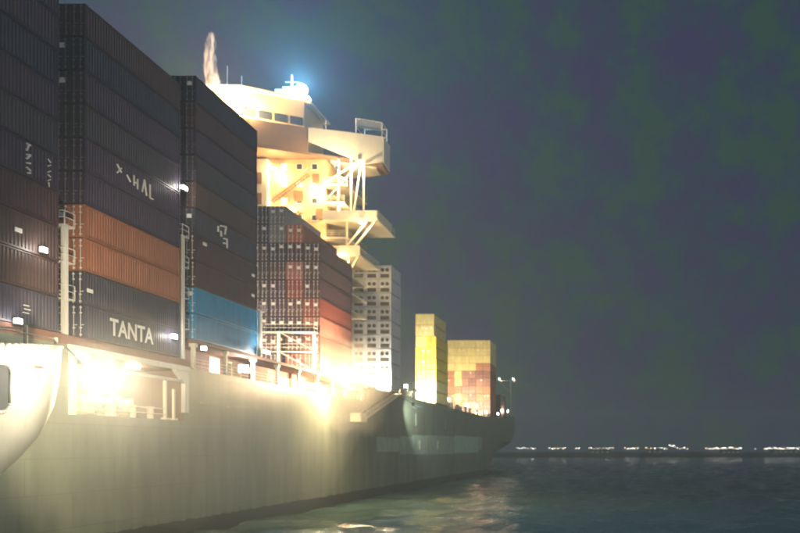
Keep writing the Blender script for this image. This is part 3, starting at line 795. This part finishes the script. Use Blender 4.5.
# ------------------------------------------------------------------ white steam lit from below beside the wheelhouse
def steam():
    m = MB(); rnd2 = random.Random(2)
    n = 14; rings = 16; z0 = ZB+5.5
    for i in range(rings):
        t = i/(rings-1); z = z0+13.0*t
        cx = -65.6-1.5*math.sin(t*2.6)-0.4*t; cyy = 116.2+.6*math.sin(t*4)
        r = .55+1.1*math.sin(min(1, t*1.5)*1.7)*(1-t)**.5+.15
        for k in range(n):
            a = 2*math.pi*k/n
            rr = .72*r*(1+.35*math.sin(3*a+5*t)+.2*rnd2.uniform(-1, 1)); m.v.append((cx+rr*math.cos(a), cyy+rr*math.sin(a), z))
    for i in range(rings-1):
        for k in range(n):
            q = (k+1) % n; m.f.append((i*n+k, i*n+q, (i+1)*n+q, (i+1)*n+k))
    m.f.append(tuple(reversed(range(n)))); m.f.append(tuple((rings-1)*n+k for k in range(n)))
    mt = bpy.data.materials.new('lit_steam'); mt.use_nodes = True; t = mt.node_tree; t.nodes.clear()
    o = t.nodes.new('ShaderNodeOutputMaterial'); v = t.nodes.new('ShaderNodeVolumePrincipled')
    v.inputs['Color'].default_value = (.97, .88, .76, 1); v.inputs['Anisotropy'].default_value = .1
    ge = t.nodes.new('ShaderNodeNewGeometry'); mp = t.nodes.new('ShaderNodeMapping'); mp.inputs['Scale'].default_value = (1.6, 1.6, .3)
    nz = t.nodes.new('ShaderNodeTexNoise'); nz.inputs['Scale'].default_value = 1.1; nz.inputs['Detail'].default_value = 4
    t.links.new(ge.outputs['Position'], mp.inputs[0]); t.links.new(mp.outputs[0], nz.inputs['Vector'])
    mr = t.nodes.new('ShaderNodeMapRange'); mr.inputs['From Min'].default_value = .47; mr.inputs['From Max'].default_value = .7
    mr.inputs['To Min'].default_value = 0; mr.inputs['To Max'].default_value = 1.6
    t.links.new(nz.outputs['Fac'], mr.inputs['Value']); t.links.new(mr.outputs[0], v.inputs['Density'])
    t.links.new(v.outputs[0], o.inputs['Volume'])
    ob = add('steam_plume', m.mesh('steam_plume', mt), kind='stuff')
    tag(ob, 'wispy white plume of lit steam rising beside the wheelhouse', 'steam')
steam()

# ------------------------------------------------------------------ the vessel alongside: only its bow comes into view
VX, VY = -38.0, 47.85
boat = thing('workboat', 'cream vessel with a rounded bow lying alongside the ship, cut by the photo\'s edge', 'boat', (VX, 30, 0))
PROF = [(-10.4, 30.0), (-8.9, 34.5), (-6.5, 38.0), (-4.0, 40.6), (-1.68, 43.0), (-.64, 44.4), (.87, 46.0), (2.94, 47.2), (5.05, 47.7), (7.0, 47.85), (9, 47.9)]
def stem(zc):
    for (a, b) in zip(PROF[:-1], PROF[1:]):
        if a[0] <= zc <= b[0]: return a[1]+(b[1]-a[1])*(zc-a[0])/(b[0]-a[0])
    return PROF[0][1] if zc < PROF[0][0] else PROF[-1][1]
def sheer(y): return 7.0-.133*min(VY-y, 14) - max(0, (VY-y-14))*.02
def hb(s, zc):
    w = 3.5-0.55*max(0, -zc)/9.0
    return w*math.tanh(max(0, s)*.74/w)
def bow_pt(y_frac, k, side, nz=26):
    pass
def workboat():
    nS, nZ = 46, 26
    m = MB()
    ss = [34*(i/(nS-1))**1.9 for i in range(nS)]
    for side in (1, -1):
        base = len(m.v)
        for s in ss:
            for j in range(nZ):
                f = j/(nZ-1)
                # level j follows the sheer of the deck edge
                yy = VY-s
                zt = sheer(yy); zc = -10.2+(zt+10.2)*f
                y0 = stem(zc); yq = y0-s*(y0-12)/(VY-12)
                w = hb(y0-yq, zc)
                m.v.append((VX+side*w, yq, CZ+zc))
        for i in range(nS-1):
            for j in range(nZ-1):
                q = (base+i*nZ+j, base+i*nZ+j+1, base+(i+1)*nZ+j+1, base+(i+1)*nZ+j)
                m.f.append(q if side == 1 else q[::-1])
    h = part('hull', m, MAT['cream'], boat, smooth=True)
    # cap rail round the bulwark
    r = MB()
    pts = []
    for s in [34*(i/60)**1.6 for i in range(61)]:
        zc = sheer(VY-s); y0 = stem(zc); yq = y0-s*(y0-12)/(VY-12); pts.append((hb(y0-yq, zc), yq, CZ+zc))
    for side in (1, -1):
        for a, b in zip(pts[:-1], pts[1:]):
            r.tube((VX+side*a[0], a[1], a[2]+.02), (VX+side*b[0], b[1], b[2]+.02), .13, 8)
    part('cap_rail', r, MAT['cream'], boat, smooth=True)
    part('fore_deck', MB().prism([(VX-2.9, 22, CZ+4.2), (VX+2.9, 22, CZ+4.2), (VX+2.9, 42.5, CZ+4.9), (VX+1.2, 46, CZ+5.2), (VX-1.2, 46, CZ+5.2), (VX-2.9, 42.5, CZ+4.9)], (0, 0, .15)), MAT['deck'], boat)
    # mooring port in the bulwark: thick rounded rim round a dark opening
    def sp(yq, zc, off):
        w = hb(stem(zc)-yq, zc); w2 = hb(stem(zc)-yq+.1, zc)
        n = Vector((.1, w2-w, 0)).normalized()
        return Vector((VX+w, yq, CZ+zc))+n*off
    ya, yb, za, zb, rr = 38.25, 40.0, 2.05, 4.85, .55
    out_ = []
    for (cy_, cz_, a0) in ((yb-rr, zb-rr, 0), (ya+rr, zb-rr, 90), (ya+rr, za+rr, 180), (yb-rr, za+rr, 270)):
        for k in range(6):
            a = R(a0+k*18); out_.append((cy_+rr*math.cos(a), cz_+rr*math.sin(a)))
    rim = MB(); n = len(out_)
    for i in range(n):
        a, b = out_[i], out_[(i+1) % n]
        rim.tube(sp(a[0], a[1], .0), sp(b[0], b[1], .0), .12, 8)
    p = part('mooring_port', rim, MAT['cream'], boat, smooth=True)
    pl_ = MB(); cpt = ((ya+yb)/2, (za+zb)/2)
    pl_.v = [tuple(sp(a, b, .02)) for a, b in out_]+[tuple(sp(*cpt, .02))]
    pl_.f = [(i, (i+1) % n, n) for i in range(n)]
    part('dark_opening', pl_, MAT['dark'], p)
    # stanchions and bitts standing on the foredeck, showing over the rail
    for (dx, yy, h_) in ((-.6, 45.6, 3.2), (.9, 46.2, 2.5), (-1.4, 43.0, 2.8), (1.2, 41.0, 2.4)):
        part('stanchion', MB().tube((VX+dx, yy, CZ+4.9), (VX+dx, yy, CZ+4.9+h_), .11, 8), MAT['cream'], boat)
    part('bow_rail', MB().tube((VX-.6, 45.6, CZ+7.9), (VX-1.4, 43.0, CZ+7.6), .05, 6).tube((VX+.9, 46.2, CZ+7.3), (VX+1.2, 41.0, CZ+7.2), .05, 6), MAT['cream'], boat)
    part('superstructure', MB().box(VX-2.6, VX+2.6, 16, 27, CZ+4.3, CZ+9.5), MAT['cream'], boat)
    # outrigger floodlight on an arm off the starboard bow
    floodlight((-32.0, 43.1, CZ+4.4), (.75, -.66, .1), .42, 'white_lens', 330, (1, .92, .74), .45, (-36.6, 46.3, CZ+6.85), boat, .45)
    lamp(boat, (-31.7, 42.8, CZ+4.45), 3600, (1, .88, .64), .4, ((.72, -.69, .1), 160))
    # added second head on the outrigger, put in to brighten the ship's side
    h2 = floodlight((-32.4, 43.9, CZ+4.3), (-.55, .8, -.12), .42, 'white_lens', 0, (1, .88, .62), .4, (-32.3, 43.4, CZ+4.5), boat, .1)
    lamp(boat, (-32.65, 44.3, CZ+4.25), 2000, (1, .80, .50), .35, ((-.36, .9, .05), 125))
workboat()

# ------------------------------------------------------------------ haze over the harbour
hz = MB().box(-2300, 2300, -450, 1520, -2.2, 86)
hm = bpy.data.materials.new('night_haze'); hm.use_nodes = True; t = hm.node_tree; t.nodes.clear()
o_ = t.nodes.new('ShaderNodeOutputMaterial'); v_ = t.nodes.new('ShaderNodeVolumePrincipled')
v_.inputs['Color'].default_value = (.84, .94, .91, 1); v_.inputs['Density'].default_value = 0.0007; v_.inputs['Anisotropy'].default_value = 0.0
t.links.new(v_.outputs[0], o_.inputs['Volume'])
ho = add('haze', hz.mesh('haze', hm), kind='stuff')

# volumes added to give the floodlights flare and the hull a glow
def flare_mist(c, r, dens, label):
    m = MB(); nu, nv = 24, 14
    for j in range(nv+1):
        th = math.pi*j/nv
        for i in range(nu):
            ph = 2*math.pi*i/nu
            k = 1+.10*math.sin(3*ph+2*th)+.07*math.sin(5*th+ph)
            m.v.append((c[0]+r[0]*k*math.sin(th)*math.cos(ph), c[1]+r[1]*k*math.sin(th)*math.sin(ph), c[2]+r[2]*k*math.cos(th)))
    for j in range(nv):
        for i in range(nu):
            q = (i+1) % nu; m.f.append((j*nu+i, (j+1)*nu+i, (j+1)*nu+q, j*nu+q))
    mt = bpy.data.materials.new('flare_mist_volume'); mt.use_nodes = True; t = mt.node_tree; t.nodes.clear()
    o = t.nodes.new('ShaderNodeOutputMaterial'); v = t.nodes.new('ShaderNodeVolumePrincipled')
    v.inputs['Color'].default_value = (.95, .92, .86, 1); v.inputs['Density'].default_value = dens
    t.links.new(v.outputs[0], o.inputs['Volume'])
    ob = add('flare_mist', m.mesh('flare_mist', mt), kind='stuff'); tag(ob, label, 'flare_mist')
flare_mist((-35.2, 58, 10.5), (8, 31, 8.8), .0055, 'beige lit haze along the near hull, added to flare the left floodlight')
flare_mist((-39.0, 103, 18), (5, 14, 7), .008, 'added haze spreading a warm flare round the deck floodlight below the superstructure')
